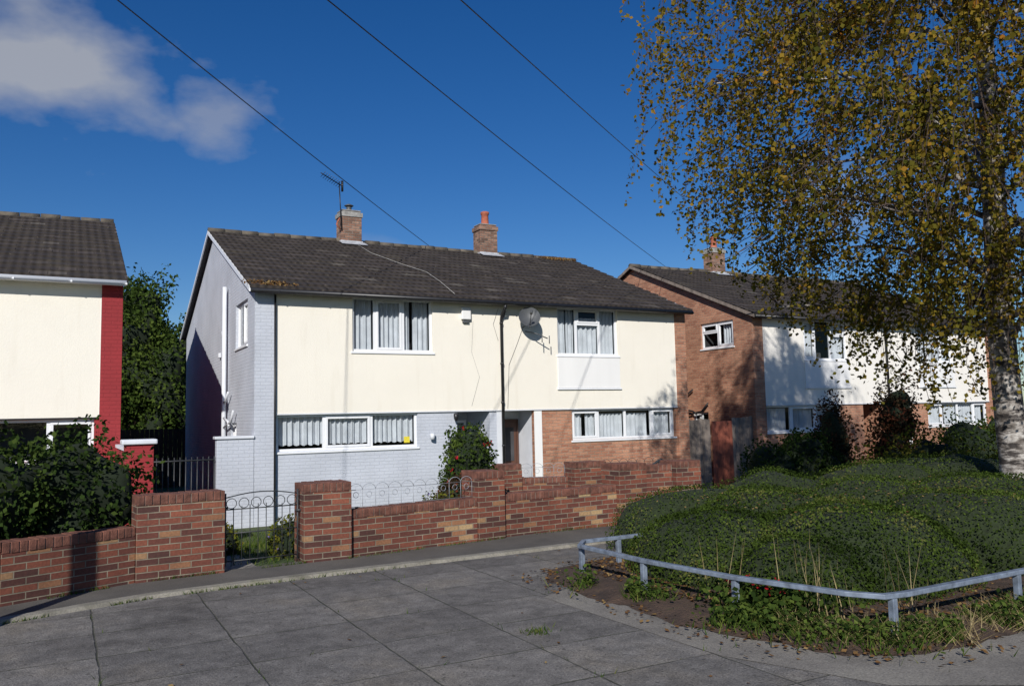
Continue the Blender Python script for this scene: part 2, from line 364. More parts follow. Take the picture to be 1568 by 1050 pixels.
# planting bed
bed=[(.62,-10.3),(.35,-10.7),(.22,-11.3),(.26,-12.3),(.33,-13.2),(.55,-13.9),(.87,-14.25),(1.6,-14.36),(2.6,-14.32),(5,-14.4),(14,-14.4),(14,-9.1),(4,-9.1),(2.2,-9.9)]
bb=[]
for i in range(len(bed)):
    a=bed[i]; c=bed[(i+1)%len(bed)]; n=max(1,int(math.dist(a,c)/.08))
    for k in range(n):
        x=a[0]+(c[0]-a[0])*k/n; y=a[1]+(c[1]-a[1])*k/n; q=noise.noise(Vector((x*3,y*3,0)))*.10+noise.noise(Vector((x*11,y*11,0)))*.05; bb.append((x+q,y+q*.7))
cx,cy=3,-12
V=[(x,y,.012) for x,y in bb]+[(cx+(x-cx)*.9,cy+(y-cy)*.9,.06) for x,y in bb]+[(cx,cy,.1)]
n=len(bb); F=[(i,(i+1)%n,n+(i+1)%n,n+i) for i in range(n)]+[(n+i,n+(i+1)%n,2*n) for i in range(n)]
mesh_obj('planting_bed_soil',V,F,M['mulch'])
pp=[(-.10,-11.4),(.3,-11.2),(.35,-13.2),(.95,-14.25),(14,-14.3),(14,-15.6),(1.2,-15.1),(.4,-14.6),(-.02,-13.6)]
mesh_obj('footpath',[(x,y,.0095) for x,y in pp],[tuple(range(len(pp)))],M['path'])

# ------------------------------------------------------------------ walls
def wall_holes(name,x0,x1,z0,z1,y,holes,depth,mat,parent,axis='x',inv=False):
    xs=sorted({x0,x1}|{h[0] for h in holes}|{h[1] for h in holes}); zs=sorted({z0,z1}|{h[2] for h in holes}|{h[3] for h in holes})
    V=[];F=[]
    def P(a,z,d):
        return (a,y+d,z) if axis=='x' else (y+d,a,z)
    def q(pts):
        o=len(V); V.extend(pts); F.append((o,o+1,o+2,o+3))
    for i in range(len(xs)-1):
        for j in range(len(zs)-1):
            mx=(xs[i]+xs[i+1])/2; mz=(zs[j]+zs[j+1])/2
            if any(h[0]<mx<h[1] and h[2]<mz<h[3] for h in holes): continue
            q([P(xs[i],zs[j],0),P(xs[i+1],zs[j],0),P(xs[i+1],zs[j+1],0),P(xs[i],zs[j+1],0)])
    for h in holes:
        a,b_,c,d=h; D=depth
        q([P(a,c,0),P(a,d,0),P(a,d,D),P(a,c,D)]); q([P(b_,c,0),P(b_,c,D),P(b_,d,D),P(b_,d,0)])
        q([P(a,c,0),P(a,c,D),P(b_,c,D),P(b_,c,0)]); q([P(a,d,0),P(b_,d,0),P(b_,d,D),P(a,d,D)])
    return mesh_obj(name,V,F,mat,parent)
def window(par,x0,x1,z0,z1,y,splits,casements=(),hopper=(),curt=None,axis='x',sill=True,frame=.055):
    def T(b):
        if axis=='x': return b
        a=b; return (a[2],a[3],a[0],a[1],a[4],a[5])
    W=x1-x0; bl=[]; yo=y+.03; yi=y+.09; f=frame
    bl+=[(x0,x1,yo,yi,z0,z0+f),(x0,x1,yo,yi,z1-f,z1),(x0,x0+f,yo,yi,z0+f,z1-f),(x1-f,x1,yo,yi,z0+f,z1-f)]
    edges=[x0+f]
    for s in splits:
        c=x0+W*s; bl.append((c-.033,c+.033,yo,yi,z0+f,z1-f)); edges+= [c-.033,c+.033]
    edges.append(x1-f)
    lights=[(edges[2*i],edges[2*i+1]) for i in range(len(splits)+1)]
    for i in casements:
        a,b_=lights[i]; g=.05; zo,zt=z0+f,z1-f; y2=yo-.014
        bl+=[(a,b_,y2,yi-.01,zo,zo+g),(a,b_,y2,yi-.01,zt-g,zt),(a,a+g,y2,yi-.01,zo+g,zt-g),(b_-g,b_,y2,yi-.01,zo+g,zt-g)]
    for i,fr in hopper:
        a,b_=lights[i]; c=z0+(z1-z0)*fr; bl.append((a,b_,yo,yi,c-.03,c+.03)); g=.045; y2=yo-.014
        bl+=[(a,b_,y2,yi-.01,c+.03,c+.03+g),(a,b_,y2,yi-.01,z1-f-g,z1-f),(a,a+g,y2,yi-.01,c+.03+g,z1-f-g),(b_-g,b_,y2,yi-.01,c+.03+g,z1-f-g)]
    boxes('window_frame',[T(b) for b in bl],M['upvc'],par,bevel=.006)
    if sill: boxes('window_sill',[T((x0-.04,x1+.04,y-.06,y+.03,z0-.05,z0-.004))],M['upvc'],par,bevel=.008)
    g=[(x0+f*.5,y+.06,z0+f*.5),(x1-f*.5,y+.06,z0+f*.5),(x1-f*.5,y+.06,z1-f*.5),(x0+f*.5,y+.06,z1-f*.5)]
    if axis!='x': g=[(p[1],p[0],p[2]) for p in g]
    mesh_obj('window_glass',g,[(0,1,2,3)],M['glass'],par)
    rb=(x0-.02,x1+.02,y+.092,y+.9,z0-.02,z1+.02); V=bv(*T(rb)); 
    fs=[BF[0],BF[1],BF[3],BF[4],BF[5]] if axis=='x' else [BF[0],BF[1],BF[2],BF[3],BF[4]]
    mesh_obj('room_interior',V,fs,M['dark'],par)
    for (ca,cb,cz0,cz1) in (curt or []):
        a=x0+W*ca+.0; b_=x0+W*cb; lo=z0+(z1-z0)*cz0; hi=z0+(z1-z0)*cz1; n=int((b_-a)/.012)+2; V=[];ph=random.random()*6
        for i in range(n):
            x=a+(b_-a)*i/(n-1); d=.028*math.sin(x*48+ph+1.6*math.sin(x*5))+.014*math.sin(x*113+ph); dz=.014*math.sin(x*40+ph)
            for z in (lo+dz,hi):
                k=1 if z>lo+.1 else 1.15
                p=(x,y+.15+d*k,z); V.append(p if axis=='x' else (p[1],p[0],p[2]))
        F=[(2*i,2*i+2,2*i+3,2*i+1) for i in range(n-1)]
        mesh_obj('net_curtain',V,F,M['curtain'],par,smooth=True)

ZG=-.75; ZP=1.80; ZE=4.46; RY=5.6; ZR=6.90; SL=.411; UL,UR=-.42,11.38; DEP=11.2
def house(off,st):
    H=empty('semi_detached_house',(off,0,0))
    wm=[(1.73,3.69,3.17,4.42),(7.16,9.06,3.17,4.42)]
    wall_holes('upper_render_left',0,5.5,ZP,ZE,-.03,[wm[0]],.12,M[st['panelL']],H)
    wall_holes('upper_render_right',5.503,11.0,ZP,ZE,-.03,[wm[1]],.12,M[st['panelR']],H)
    boxes('render_edge',[(0,11.0,-.03,.05,ZP-.004,ZP),(0,.012,-.034,.0,ZP,ZE),(10.988,11.0,-.034,0,ZP,ZE)],M['cream2'],H)
    boxes('drip_bead',[(-.002,11.002,-.045,-.028,ZP-.03,ZP-.006)],M['black'] if off<0 else M['whitepaint'],H)
    wl=[(.05,3.29,.98,1.77),(4.30,5.17,ZG,ZP-.03),(5.55,6.42,ZG,ZP-.03),(7.55,10.92,.98,1.77)]
    wall_holes('lower_wall_left',0,5.36,ZG,ZP,.0,wl[:2],.12,M[st['lowL']],H)
    wall_holes('lower_wall_right',5.50,11.0,ZG,ZP,.0,wl[2:],.12,M[st['lowR']],H)
    boxes('porch_divider',[(5.363,5.497,-.012,1.4,ZG,ZP-.03)],M['whitepaint'],H)
    for (a,b_,dm,wmn) in ((4.30,5.17,'door_grey',st['lowL']),(5.55,6.42,'door_wood',st['lowR'])):
        x0,x1=a-.001,b_+.001; dd=1.3 if a<5 else .8
        mesh_obj('porch_recess',bv(x0,x1,.12,dd,ZG+.01,ZP-.03),[BF[0],BF[1],BF[3],BF[4],BF[5]],M[wmn] if a<5 else M['whitepaint'],H)
        boxes('front_door',[(a+.06,b_-.12,dd-.08,dd-.03,ZG+.25,1.5)],M[dm],H,bevel=.01)
        boxes('door_frame',[(a,a+.06,dd-.09,dd-.02,ZG+.2,1.56),(b_-.12,b_-.06,dd-.09,dd-.02,ZG+.2,1.56),(a+.06,b_-.12,dd-.09,dd-.02,1.5,1.56)],M[dm] if a>5 else M['upvc'],H,bevel=.006)
        boxes('door_panels',[(a+.14,b_-.20,dd-.095,dd-.08,ZG+.45,.3),(a+.14,b_-.20,dd-.095,dd-.08,.5,1.35)],M['dark'],H,bevel=.01)
        boxes('door_step',[(a,b_,-.25,.6,ZG,ZG+.24)],M['cement'],H,bevel=.01)
    boxes('porch_white_jamb',[(6.42,6.64,-.014,-.002,ZG+.15,ZP-.035)],M['whitepanel'],H)
    boxes('end_pier_left',[(UL,-.003,-.05,.3,ZG,ZE)],M[st['pierL']],H,bevel=.006)
    boxes('end_pier_right',[(11.003,UR,-.05,.3,ZG,ZE)],M[st['pierR']],H,bevel=.006)
    gw=[(.74,2.2,3.35,4.38)] if not st.get('smallwin') else [(.74,2.2,3.62,4.42)]
    gw2=(2.0,2.75,1.02,1.62)
    wall_holes('gable_wall_lower',.3,DEP,ZG,ZE,UL+.003,[gw[0],gw2],.12,M[st['gable']],H,axis='y')
    zt=lambda y: ZR-.10-SL*abs(y-RY)
    mesh_obj('gable_wall_upper',[(UL+.003,-.05,ZE),(UL+.003,DEP,ZE),(UL+.003,DEP,zt(DEP)),(UL+.003,RY,zt(RY)),(UL+.003,-.05,zt(0))],[(0,4,3,2,1)],M[st['gable']],H)
    mesh_obj('gable_wall_far',[(UR,.3,ZG),(UR,DEP,ZG),(UR,DEP,zt(DEP)),(UR,RY,zt(RY)),(UR,-.05,zt(0)),(UR,-.05,ZE),(UR,.3,ZE)],[(0,1,2,3,4,5,6)],M[st['pierR']],H)
    mesh_obj('rear_wall',bv(UL+.01,UR-.003,DEP-.2,DEP-.003,ZG,ZE+.02),BF,M[st['pierR']],H)
    window(H,gw[0][0],gw[0][1],gw[0][2],gw[0][3],UL+.03,[.5],(0,) ,((1,.62),) if st.get('smallwin') else (),[(0,.4,0,1)],axis='y')
    window(H,*gw2,UL+.03,[.5],(1,),(),[],axis='y')
    cu=st['curt']
    window(H,*wm[0],-.0,[.28,.63],(1,) if off==0 else (0,),() if off==0 else ((2,.62),),cu[0])
    window(H,*wm[1],-.0,[.32,.70],(),((1,.66),),cu[1])
    window(H,*wl[0],.03,[.325,.66],(1,),(),cu[2])
    window(H,*wl[3],.03,[.25,.51,.77],(0,3),(),cu[3])
    for k,(a,b_) in enumerate(((1.73,3.69),(7.16,9.06))):
        if st['apron'][k]:
            boxes('window_apron_panel',[(a-.02,b_+.02,-.055,-.032,2.33,3.11)],M['whitepanel'],H,bevel=.005)
            boxes('apron_trim',[(a-.05,b_+.05,-.075,-.033,2.28,2.325)],M['upvc'],H,bevel=.004)
    def sag(x,y): return .035*noise.noise(Vector((x*.35+off,y*.3,1.0)))+.014*noise.noise(Vector((x*1.7+off,y,5.0)))
    V=[];F=[]; nc=16; x0,x1=UL-.16,UR+.06
    for sgn in (-1,1):
        run=RY+.32 
        for i in range(nc):
            d0=run*(1-i/nc); d1=run*(1-(i+1)/nc)
            ya,yb=RY+sgn*d0,RY+sgn*d1; za,zb=ZR-SL*d0,ZR-SL*d1
            nx=36
            for j in range(nx):
                xa=x0+(x1-x0)*j/nx; xb=x0+(x1-x0)*(j+1)/nx; e=random.uniform(-.008,.014)
                s1,s2,s3,s4=sag(xa,ya),sag(xb,ya),sag(xb,yb),sag(xa,yb)
                o=len(V)
                V+=[(xa,ya,za-.03+s1),(xb,ya,za-.03+s2),(xb,ya-.004,za+.035+e+s2),(xa,ya-.004,za+.035+e+s1),(xb,yb,zb+.002+s3),(xa,yb,zb+.002+s4)]
                f=[(o,o+1,o+2,o+3),(o+3,o+2,o+4,o+5)]
                if sgn>0: f=[t[::-1] for t in f]
                F+=f
    mesh_obj('roof_tiles',V,F,M['roof'],H)
    V=[];F=[]
    for sgn in (-1,1):
        o=len(V); ye=RY+sgn*(RY+.30)
        V+=[(x0+.02,ye,ZR-SL*(RY+.30)-.06),(x1-.02,ye,ZR-SL*(RY+.30)-.06),(x1-.02,RY,ZR-.06),(x0+.02,RY,ZR-.06)]
        F.append((o,o+1,o+2,o+3) if sgn>0 else (o+3,o+2,o+1,o))
    mesh_obj('roof_underlay',V,F,M['dark'],H)
    for nm,xa in (('verge_left',x0-.012),('verge_right',x1-.018)):
        V=[];F=[]
        for sgn in (-1,1):
            ye=RY+sgn*(RY+.31); o=len(V); ze=ZR-SL*(RY+.31)
            for xx in (xa,xa+.03):
                V+=[(xx,ye,ze-.10),(xx,RY,ZR-.10),(xx,RY,ZR+.0),(xx,ye,ze+.0)]
            F+=[tuple(o+k for k in f) for f in ((0,1,2,3),(7,6,5,4),(0,4,5,1),(2,6,7,3),(0,3,7,4))]
        mesh_obj(nm,V,F,M[st['verge']],H)
    rl=[]; x=x0
    while x<x1-.01:
        xe=min(x+.45,x1); e=random.uniform(-.010,.015)+sag(x,RY); rl.append(([(x,RY,ZR-.015+e),(xe-.012,RY,ZR-.010+e)],.095)); x=xe
    tubes('ridge_tiles',rl,M['ridge'],H,k=10)
    boxes('fascia',[(x0+.03,x1-.03,-.27,-.245,4.36,4.44),(x0+.03,x1-.03,-.243,-.06,4.435,4.45)],M[st['fascia']],H)
    tubes('gutter',[([(x0+.02,-.33,4.40),(x1-.02,-.33,4.40)],.055)],M[st['gutter']],H,k=10)
    boxes('gutter_brackets',[(x,x+.03,-.392,-.272,4.365,4.40) for x in np.arange(0,11.4,.95)],M[st['gutter']],H)
    dp=[([(5.5,-.33,4.36),(5.5,-.31,4.27),(5.5,-.13,4.12),(5.5,-.09,4.02),(5.5,-.09,ZG+.1)],.036)]
    dp+=[([(5.5,-.09,z),(5.5,-.09,z+.05)],.046) for z in (3.9,2.9,1.95,.9)]
    dp+=[([(5.62,-.06,4.25),(5.56,-.09,4.12),(5.5,-.09,4.0)],.03)]
    tubes('downpipe',dp,M['black'],H,k=10)
    if off==0:
        tubes('corner_pipe',[([(.0,-.085,4.36),(.0,-.085,ZG)],.022)],M['black'],H,k=8)
    gp=M['whitepaint'] if off==0 else M['black']
    X=UL-.09
    dp=[([(X,3.2,4.98),(X,3.2,ZG)],.055),([(X,3.2,2.1),(X,2.95,2.15),(X,2.6,2.35)],.028),([(X,3.2,1.75),(X,2.6,1.65),(X,2.45,1.55)],.03),([(X,3.2,1.5),(X,2.2,1.65),(X,1.9,1.9)],.028),([(X,3.55,3.9),(X,3.2,3.6)],.028)]
    tubes('soil_stack',dp,gp,H,k=10)
    boxes('overflow_vent',[(X+.02,UL,4.2,4.32,3.3,3.42)],gp,H,bevel=.01)
    for k,cu_ in enumerate((3.42,7.98)[:1 if off>0 else 2]):
        w=.31; d=.26
        boxes('chimney_stack',[(cu_-w,cu_+w,RY-d,RY+d,6.5,7.62)],M['chim'],H,bevel=.01)
        boxes('chimney_cap',[(cu_-w-.03,cu_+w+.03,RY-d-.03,RY+d+.03,7.62,7.76),(cu_-w+.03,cu_+w-.03,RY-d+.03,RY+d-.03,7.76,7.80)],M['cement'] if k==0 else M['chim'],H,bevel=.012)
        boxes('chimney_cement_flaunching',[(cu_-w+.01,cu_+w-.01,RY-d+.01,RY+d-.01,7.80,7.84)],M['cement'],H,bevel=.02)
        boxes('lead_flashing',[(cu_-w-.03,cu_+w+.03,RY-d-.035,RY+d+.03,6.75,6.90)],M['lead'],H,bevel=.01)
        mesh_obj('lead_apron',[(cu_-w-.08,RY-.62,ZR-SL*.62+.08),(cu_+w+.08,RY-.62,ZR-SL*.62+.08),(cu_+w+.08,RY-d-.03,ZR-SL*d+.07),(cu_-w-.08,RY-d-.03,ZR-SL*d+.07)],[(0,1,2,3)],M['lead'],H)
        if k==0 and off==0:
            tubes('metal_cowl',[([(cu_,RY,7.8),(cu_,RY,8.0)],.08),([(cu_,RY,8.0),(cu_,RY,8.02),(cu_,RY,8.07)],[.13,.14,.03])],M['dish'],H,k=12)
        else:
            tubes('chimney_pot',[([(cu_,RY,7.8),(cu_,RY,7.86),(cu_,RY,7.9),(cu_,RY,8.17),(cu_,RY,8.2),(cu_,RY,8.27),(cu_,RY,8.29)],[.15,.15,.125,.115,.14,.14,.09])],M['pot'],H,k=16)
    return H
CN=[(0,.3,0,1),(.34,.95,0,1)]
hA=house(0,dict(panelL='cream',panelR='cream',lowL='paintbrick',lowR='orange',pierL='paintbrick',pierR='orange',gable='paintbrick',verge='upvc',fascia='black',gutter='black',apron=(0,1),
   curt=[[(.03,.26,0,1),(.30,.61,0,1),(.655,.74,0,1),(.77,.97,0,1)],[(.02,.17,0,1),(.19,.31,0,1),(.35,.68,0,.8),(.72,.97,0,1)],[(0.02,.32,.16,1),(.34,.65,.16,1),(.67,.98,.16,1)],[(0.02,.12,0,1),(.15,.24,.1,1),(.27,.50,0,.85),(.53,.75,0,.85),(.79,.97,.05,.9)]]))
hB=house(14.35,dict(panelL='cream2',panelR='cream2',lowL='orange',lowR='orange',pierL='orange',pierR='orange',gable='orange',verge='fencegrey',fascia='fencedark',gutter='black',apron=(1,1),smallwin=True,
   curt=[[(0.02,.25,0,1),(.66,.97,0,1)],CN,[(.02,.3,0,.9),(.36,.64,0,1),(.69,.95,0,.9)],CN]))
hC=house(-14.35,dict(panelL='cream',panelR='cream',lowL='orange',lowR='redpaint',pierL='orange',pierR='redpaint',gable='orange',verge='fencegrey',fascia='upvc',gutter='upvc',apron=(0,0),
   curt=[CN,CN,CN,[(0,.3,0,1)]]))
boxes('alarm_box',[(4.42,4.66,-.13,-.032,3.98,4.28)],M['whitepanel'],hA,bevel=.02)
boxes('alarm_box_base',[(4.46,4.62,-.10,-.033,3.90,3.975)],M['dish'],hA,bevel=.01)
boxes('window_sticker',[(2.98,3.12,.080,.086,1.08,1.22)],M['yellow'],hA)
tubes('wall_lamp',[([(3.62,-.02,1.25),(3.62,-.10,1.22)],.03),([(3.62,-.10,1.14),(3.62,-.10,1.28)],.055)],M['whitepaint'],hA,k=12)
tubes('porch_lantern',[([(4.22,-.01,1.72),(4.22,-.12,1.70)],.012),([(4.22,-.12,1.55),(4.22,-.12,1.62),(4.22,-.12,1.70),(4.22,-.12,1.74)],[.03,.055,.06,.01])],M['black'],hA,k=10)
V=[];F=[];R=.27
dc=Vector((6.14,-.38,4.08)); dn=Vector((-.35,-.85,.35)).normalized(); s=dn.orthogonal().normalized(); q=dn.cross(s)
nr,na=6,28
for i in range(nr+1):
    rr=R*i/nr
    for j in range(na):
        an=2*math.pi*j/na; V.append(dc+(s*math.cos(an)+q*math.sin(an))*rr+dn*(.09*(rr/R)**2-.09))
for i in range(nr):
    for j in range(na):
        a=i*na+j; b_=i*na+(j+1)%na; F.append((a,b_,b_+na,a+na))
mesh_obj('satellite_dish',V,F,M['dish'],hA,smooth=True)
tubes('dish_arm',[([dc-dn*.09,(6.14,-.15,3.9),(6.14,-.035,3.85)],.018),([dc+Vector((0,0,-.27)),dc+dn*.38+Vector((0,0,-.1))],.012),([dc+dn*.36+Vector((0,0,-.1)),dc+dn*.44+Vector((0,0,-.07))],.035),
   ([(6.2,-.04,3.75),(6.35,-.3,3.68),(6.65,-.38,3.55)],.014),([(6.5,-.36,3.45),(6.5,-.36,3.7)],.012),([(6.7,-.38,3.42),(6.7,-.38,3.62)],.012)],M['dish'],hA,k=8)
tubes('dish_cable',[([(6.14,-.04,3.85),(5.95,-.04,3.4),(5.72,-.04,2.9),(5.68,-.04,2.2),(5.66,-.04,1.82)],.005),([(4.75,-.036,3.95),(4.7,-.036,3.2),(4.9,-.036,2.6),(4.68,-.036,1.9)],.0025),([(5.45,-.04,4.3),(5.3,-.04,3.9),(5.42,-.06,3.5)],.004)],M['dish'],hA,k=5)
a0=(3.10,RY-.3,7.2); top=(3.02,RY-.34,8.62)
al=[([a0,top],.016)]
bd=Vector((-.86,-.42,.25)).normalized(); c0=Vector(top)+Vector((.1,.02,-.12))
al.append(([c0-bd*-.05,c0+bd*.85],.014))
for i in range(9):
    p=c0+bd*(.08+.085*i); sd=Vector((.25,-.5,.3)).normalized()*.12; al.append(([p-sd,p+sd],.007))
al.append(([c0+Vector((0,.0,-.16)),c0+Vector((0,0,.16))],.035))
tubes('tv_aerial',al,M['black'],hA,k=6)
tubes('chimney_bracket',[([(3.05,RY-.28,7.55),(2.95,RY-.3,7.35),(3.08,RY-.28,7.2)],.02)],M['pot'],hA,k=6)
def rz(y): return ZR-SL*abs(y-RY)+.06
tubes('roof_cable',[([(3.5,5.2,rz(5.2)),(3.55,4.0,rz(4.0)),(4.0,2.8,rz(2.8)),(4.4,2.0,rz(2.0)),(4.35,1.0,rz(1.0)),(4.2,-.2,rz(-.2))],.009)],M['cement'],hA,k=5)
P=np.array([[random.gauss(10.6,.35),RY-abs(random.gauss(0,.16)),0] for _ in range(500)]); P[:,2]=ZR-SL*np.abs(P[:,1]-RY)+.08
leaves('roof_moss',P,.07,M['litter'],hA)
P=np.array([[random.gauss(-.1,.25),random.uniform(-.3,.1),0] for _ in range(200)]); P[:,2]=ZR-SL*np.abs(P[:,1]-RY)+.05
leaves('eaves_moss',P,.06,M['litter'],hA)

e=empty('painted_side_wall'); boxes('wall',[(-1.17,UL-.004,-.06,.16,ZG,1.29)],M['paintbrick'],e,bevel=.01); boxes('coping',[(-1.21,UL-.004,-.10,.20,1.292,1.35)],M['whitepaint'],e,bevel=.01)
e=empty('iron_side_gate')
l=[([(x,.05,-.5),(x,.05,.95)],.012) for x in np.arange(-2.85,-1.2,.11)]+[([(-2.88,.05,z),(-1.19,.05,z)],.018) for z in (-.42,.2,.88)]
tubes('bars',l,M['iron'],e)
e=empty('back_garden_fence'); boxes('boards',[(-3+.15*i,-2.86+.15*i,13.0+random.uniform(0,.03),13.05,-.6,1.45) for i in range(22)],M['fencedark'],e)
e=empty('board_fence')
boxes('grey_boards',[(11.42+.145*i,11.42+.145*i+.137,.1+random.uniform(0,.012),.125,-.6,1.42+random.uniform(-.02,.03)) for i in range(6)]+[(13.12+.135*i,13.12+.135*i+.127,.1+random.uniform(0,.012),.125,-.6,1.45+random.uniform(-.02,.03)) for i in range(6)],M['fencegrey'],e,bevel=.004)
boxes('rails',[(11.44,12.32,.128,.17,z,z+.08) for z in (-.3,.9)],M['fencegrey'],e)
e=empty('wooden_side_gate'); boxes('boards',[(12.34+.128*i,12.34+.128*i+.121,.09,.115,-.52,1.36) for i in range(6)],M['fencered'],e,bevel=.004)
boxes('braces',[(12.34,13.1,.118,.15,z,z+.09) for z in (-.3,1.1)],M['fencered'],e)
e=empty('red_garden_wall')
boxes('wall',[(-3.02,-2.82,-3.7,-.1,ZG,1.2)],M['redpaint'],e); boxes('wall_cap',[(-3.06,-2.78,-3.7,-.1,1.203,1.26)],M['whitepaint'],e)
boxes('pier',[(-3.12,-2.72,-4.1,-3.703,ZG,1.33)],M['redpaint'],e,bevel=.008); boxes('pier_cap',[(-3.17,-2.67,-4.15,-3.65,1.333,1.41)],M['whitepaint'],e,bevel=.02)

# ------------------------------------------------------------------ garden walls
def gwall(name,segs):
    e=empty(name)
    for (a,b_,h,t,kind) in segs:
        L_=math.dist(a,b_); an=math.atan2(b_[1]-a[1],b_[0]-a[0]); z0=min(gz(*a),gz(*b_))-.25
        hc=.10
        boxes('pier' if kind else 'wall',[(0,L_,0,t,z0,h-hc)],M['garden'],e,bevel=.006,loc=(a[0],a[1],0),rotz=an)
        bl=[];x=0.
        while x<L_-.02:
            xe=min(x+.074,L_); j=random.uniform(-.005,.005); bl.append((x+.003,xe-.003,-.006+j,t+.006+j,h-hc+.001,h+random.uniform(-.006,.004))); x+=.076
        boxes('coping_bricks',bl,M['coping'],e,bevel=.006,loc=(a[0],a[1],0),rotz=an)
        boxes('coping_mortar',[(.004,L_-.004,.004,t-.004,h-hc+.002,h-.012)],M['mortar'],e,loc=(a[0],a[1],0),rotz=an)
    return e
gwall('brick_garden_wall',[((-16,-14.6),(-9,-11.4),.62,.22,0),((-9,-11.4),(-5.8,-9.85),.62,.22,0),((-5.8,-9.85),(-4.42,-9.09),.62,.22,0),((-4.42,-9.09),(-3.275,-8.582),.60,.22,0),((-3.27,-8.62),(-2.39,-8.53),.91,.30,1)])
gwall('brick_garden_wall',[((-1.52,-8.47),(-.96,-8.47),.92,.45,1),((-.955,-8.41),(.82,-8.17),.585,.22,0),((.825,-8.21),(1.24,-8.16),.93,.42,1),((1.245,-8.1),(3.24,-7.9),.60,.22,0),((3.245,-7.97),(3.78,-7.93),.90,.42,1),((3.785,-7.9),(4.25,-7.95),.86,.22,0),((4.255,-8.05),(4.72,-8.07),.90,.42,1)])
gwall('brick_divider_wall',[((2.45,-5.75),(2.85,-5.75),.84,.35,1),((2.855,-5.7),(3.6,-6.0),.60,.2,0),((3.61,-6.2),(4.25,-6.2),.84,.35,1),((1.2,-7.6),(2.45,-5.75),.45,.2,0),((4.25,-6.1),(5.6,-6.1),.68,.2,0)])
e=empty('wrought_iron_gate'); g0=Vector((-2.36,-8.35,0)); g1=Vector((-1.55,-8.30,0)); D=(g1-g0)
l=[]
for i in range(10):
    t=i/9; p=g0+D*t; h=.80+.05*math.sin(math.pi*t); l.append(([p+Vector((0,0,.07)),p+Vector((0,0,h-.12 if 0<i<9 else .86))],.005 if 0<i<9 else .012))
for z in (.12,.42,.68): l.append(([g0+Vector((0,0,z)),g1+Vector((0,0,z))],.007))
def ring(c,r,dx,n=14): return [c+dx*(r*math.cos(2*math.pi*k/n))+Vector((0,0,r*math.sin(2*math.pi*k/n))) for k in range(n+1)]
Dn=D.normalized()
for i in range(6):
    c=g0+D*((i+.5)/6)+Vector((0,0,.745)); l.append((ring(c,.055,Dn),.0045))
l.append(([g0+D*(k/12)+Vector((0,0,.81+.05*math.sin(math.pi*k/12))) for k in range(13)],.007))
tubes('bars_and_scrolls',l,M['iron'],e)
tubes('latch_and_hinges',[([g1+Vector((-.02,-.02,.62)),g1+Vector((.06,-.02,.62))],.015),([g0+Vector((-.05,0,.25)),g0+Vector((.03,0,.25))],.014),([g0+Vector((-.05,0,.7)),g0+Vector((.03,0,.7))],.014)],M['iron'],e)
def railing(name,a,b_,z0,z1,mat,par=None):
    e=empty(name); a=Vector((*a,0)); b_=Vector((*b_,0)); D=b_-a; L_=D.length; Dn=D.normalized(); n=max(2,int(L_/.17)); l=[]
    for z in (z0,z1-.1): l.append(([a+Vector((0,0,z)),b_+Vector((0,0,z))],.0035))
    for i in range(n+1):
        p=a+D*i/n; l.append(([p+Vector((0,0,z0)),p+Vector((0,0,z1-.1))],.003))
    for i in range(n):
        c=a+D*(i+.5)/n; r=L_/n*.5
        l.append(([c+Dn*(r*math.cos(k*math.pi/8))+Vector((0,0,z1-.1+.07*math.sin(k*math.pi/8))) for k in range(9)],.0035))
        l.append((ring(c+Vector((0,0,z1-.16)),r*.4,Dn,10),.003))
    tubes('wires',l,mat,e,k=5)
railing('wire_railing',(-.93,-8.28),(.80,-8.06),.60,.90,M['wire'])
railing('wire_railing',(2.9,-5.6),(3.6,-5.9),.60,.86,M['wire'])
railing('wire_railing',(4.3,-6.0),(5.6,-6.0),.66,.88,M['iron'])
tubes('iron_handrail',[([(3.75,-7.4,.35),(3.9,-7.4,.62),(4.4,-7.4,.86),(4.5,-7.4,.9)],.02),([(4.1,-7.4,.1),(4.1,-7.4,.72)],.015),([(4.45,-7.4,.1),(4.45,-7.4,.86)],.015)],M['iron'])

# ------------------------------------------------------------------ knee rail round the bed
KR=[(3.2,-10.55),(1.35,-10.62),(.86,-10.62),(.66,-10.85),(.665,-11.88),(.786,-12.89),(1.03,-13.78),(1.16,-13.99),(1.36,-14.02),(2.745,-14.0),(4.3,-14.0),(6,-14.0),(9,-14.0)]
e=empty('knee_rail'); 
def sweep(pts,wd,z0,z1):
    V=[];F=[];n=len(pts)
    for i,p in enumerate(pts):
        a=Vector(pts[max(0,i-1)]);c=Vector(pts[min(n-1,i+1)]);t=(c-a).normalized(); nn=Vector((-t.y,t.x))*wd/2; p=Vector(p)
        V+=[(p.x-nn.x,p.y-nn.y,z0),(p.x+nn.x,p.y+nn.y,z0),(p.x+nn.x,p.y+nn.y,z1),(p.x-nn.x,p.y-nn.y,z1)]
    for i in range(n-1):
        for j in range(4): F.append((4*i+j,4*i+(j+1)%4,4*i+4+(j+1)%4,4*i+4+j))
    F+=[(3,2,1,0),(4*n-4,4*n-3,4*n-2,4*n-1)]
    return V,F
V,F=sweep(KR,.055,.305,.342); mesh_obj('rail',V,F,M['rail'],e,bevel=.006)
posts=[]
for (x,y) in ((2.3,-10.585),(1.3,-10.62),(.70,-10.82),(.67,-11.88),(.80,-12.9),(1.24,-14.0),(2.74,-14.0),(4.3,-14.0),(6,-14.0)):
    posts.append((x-.024,x+.024,y-.024,y+.024,-.05,.304))
boxes('posts',posts,M['rail'],e,bevel=.005)

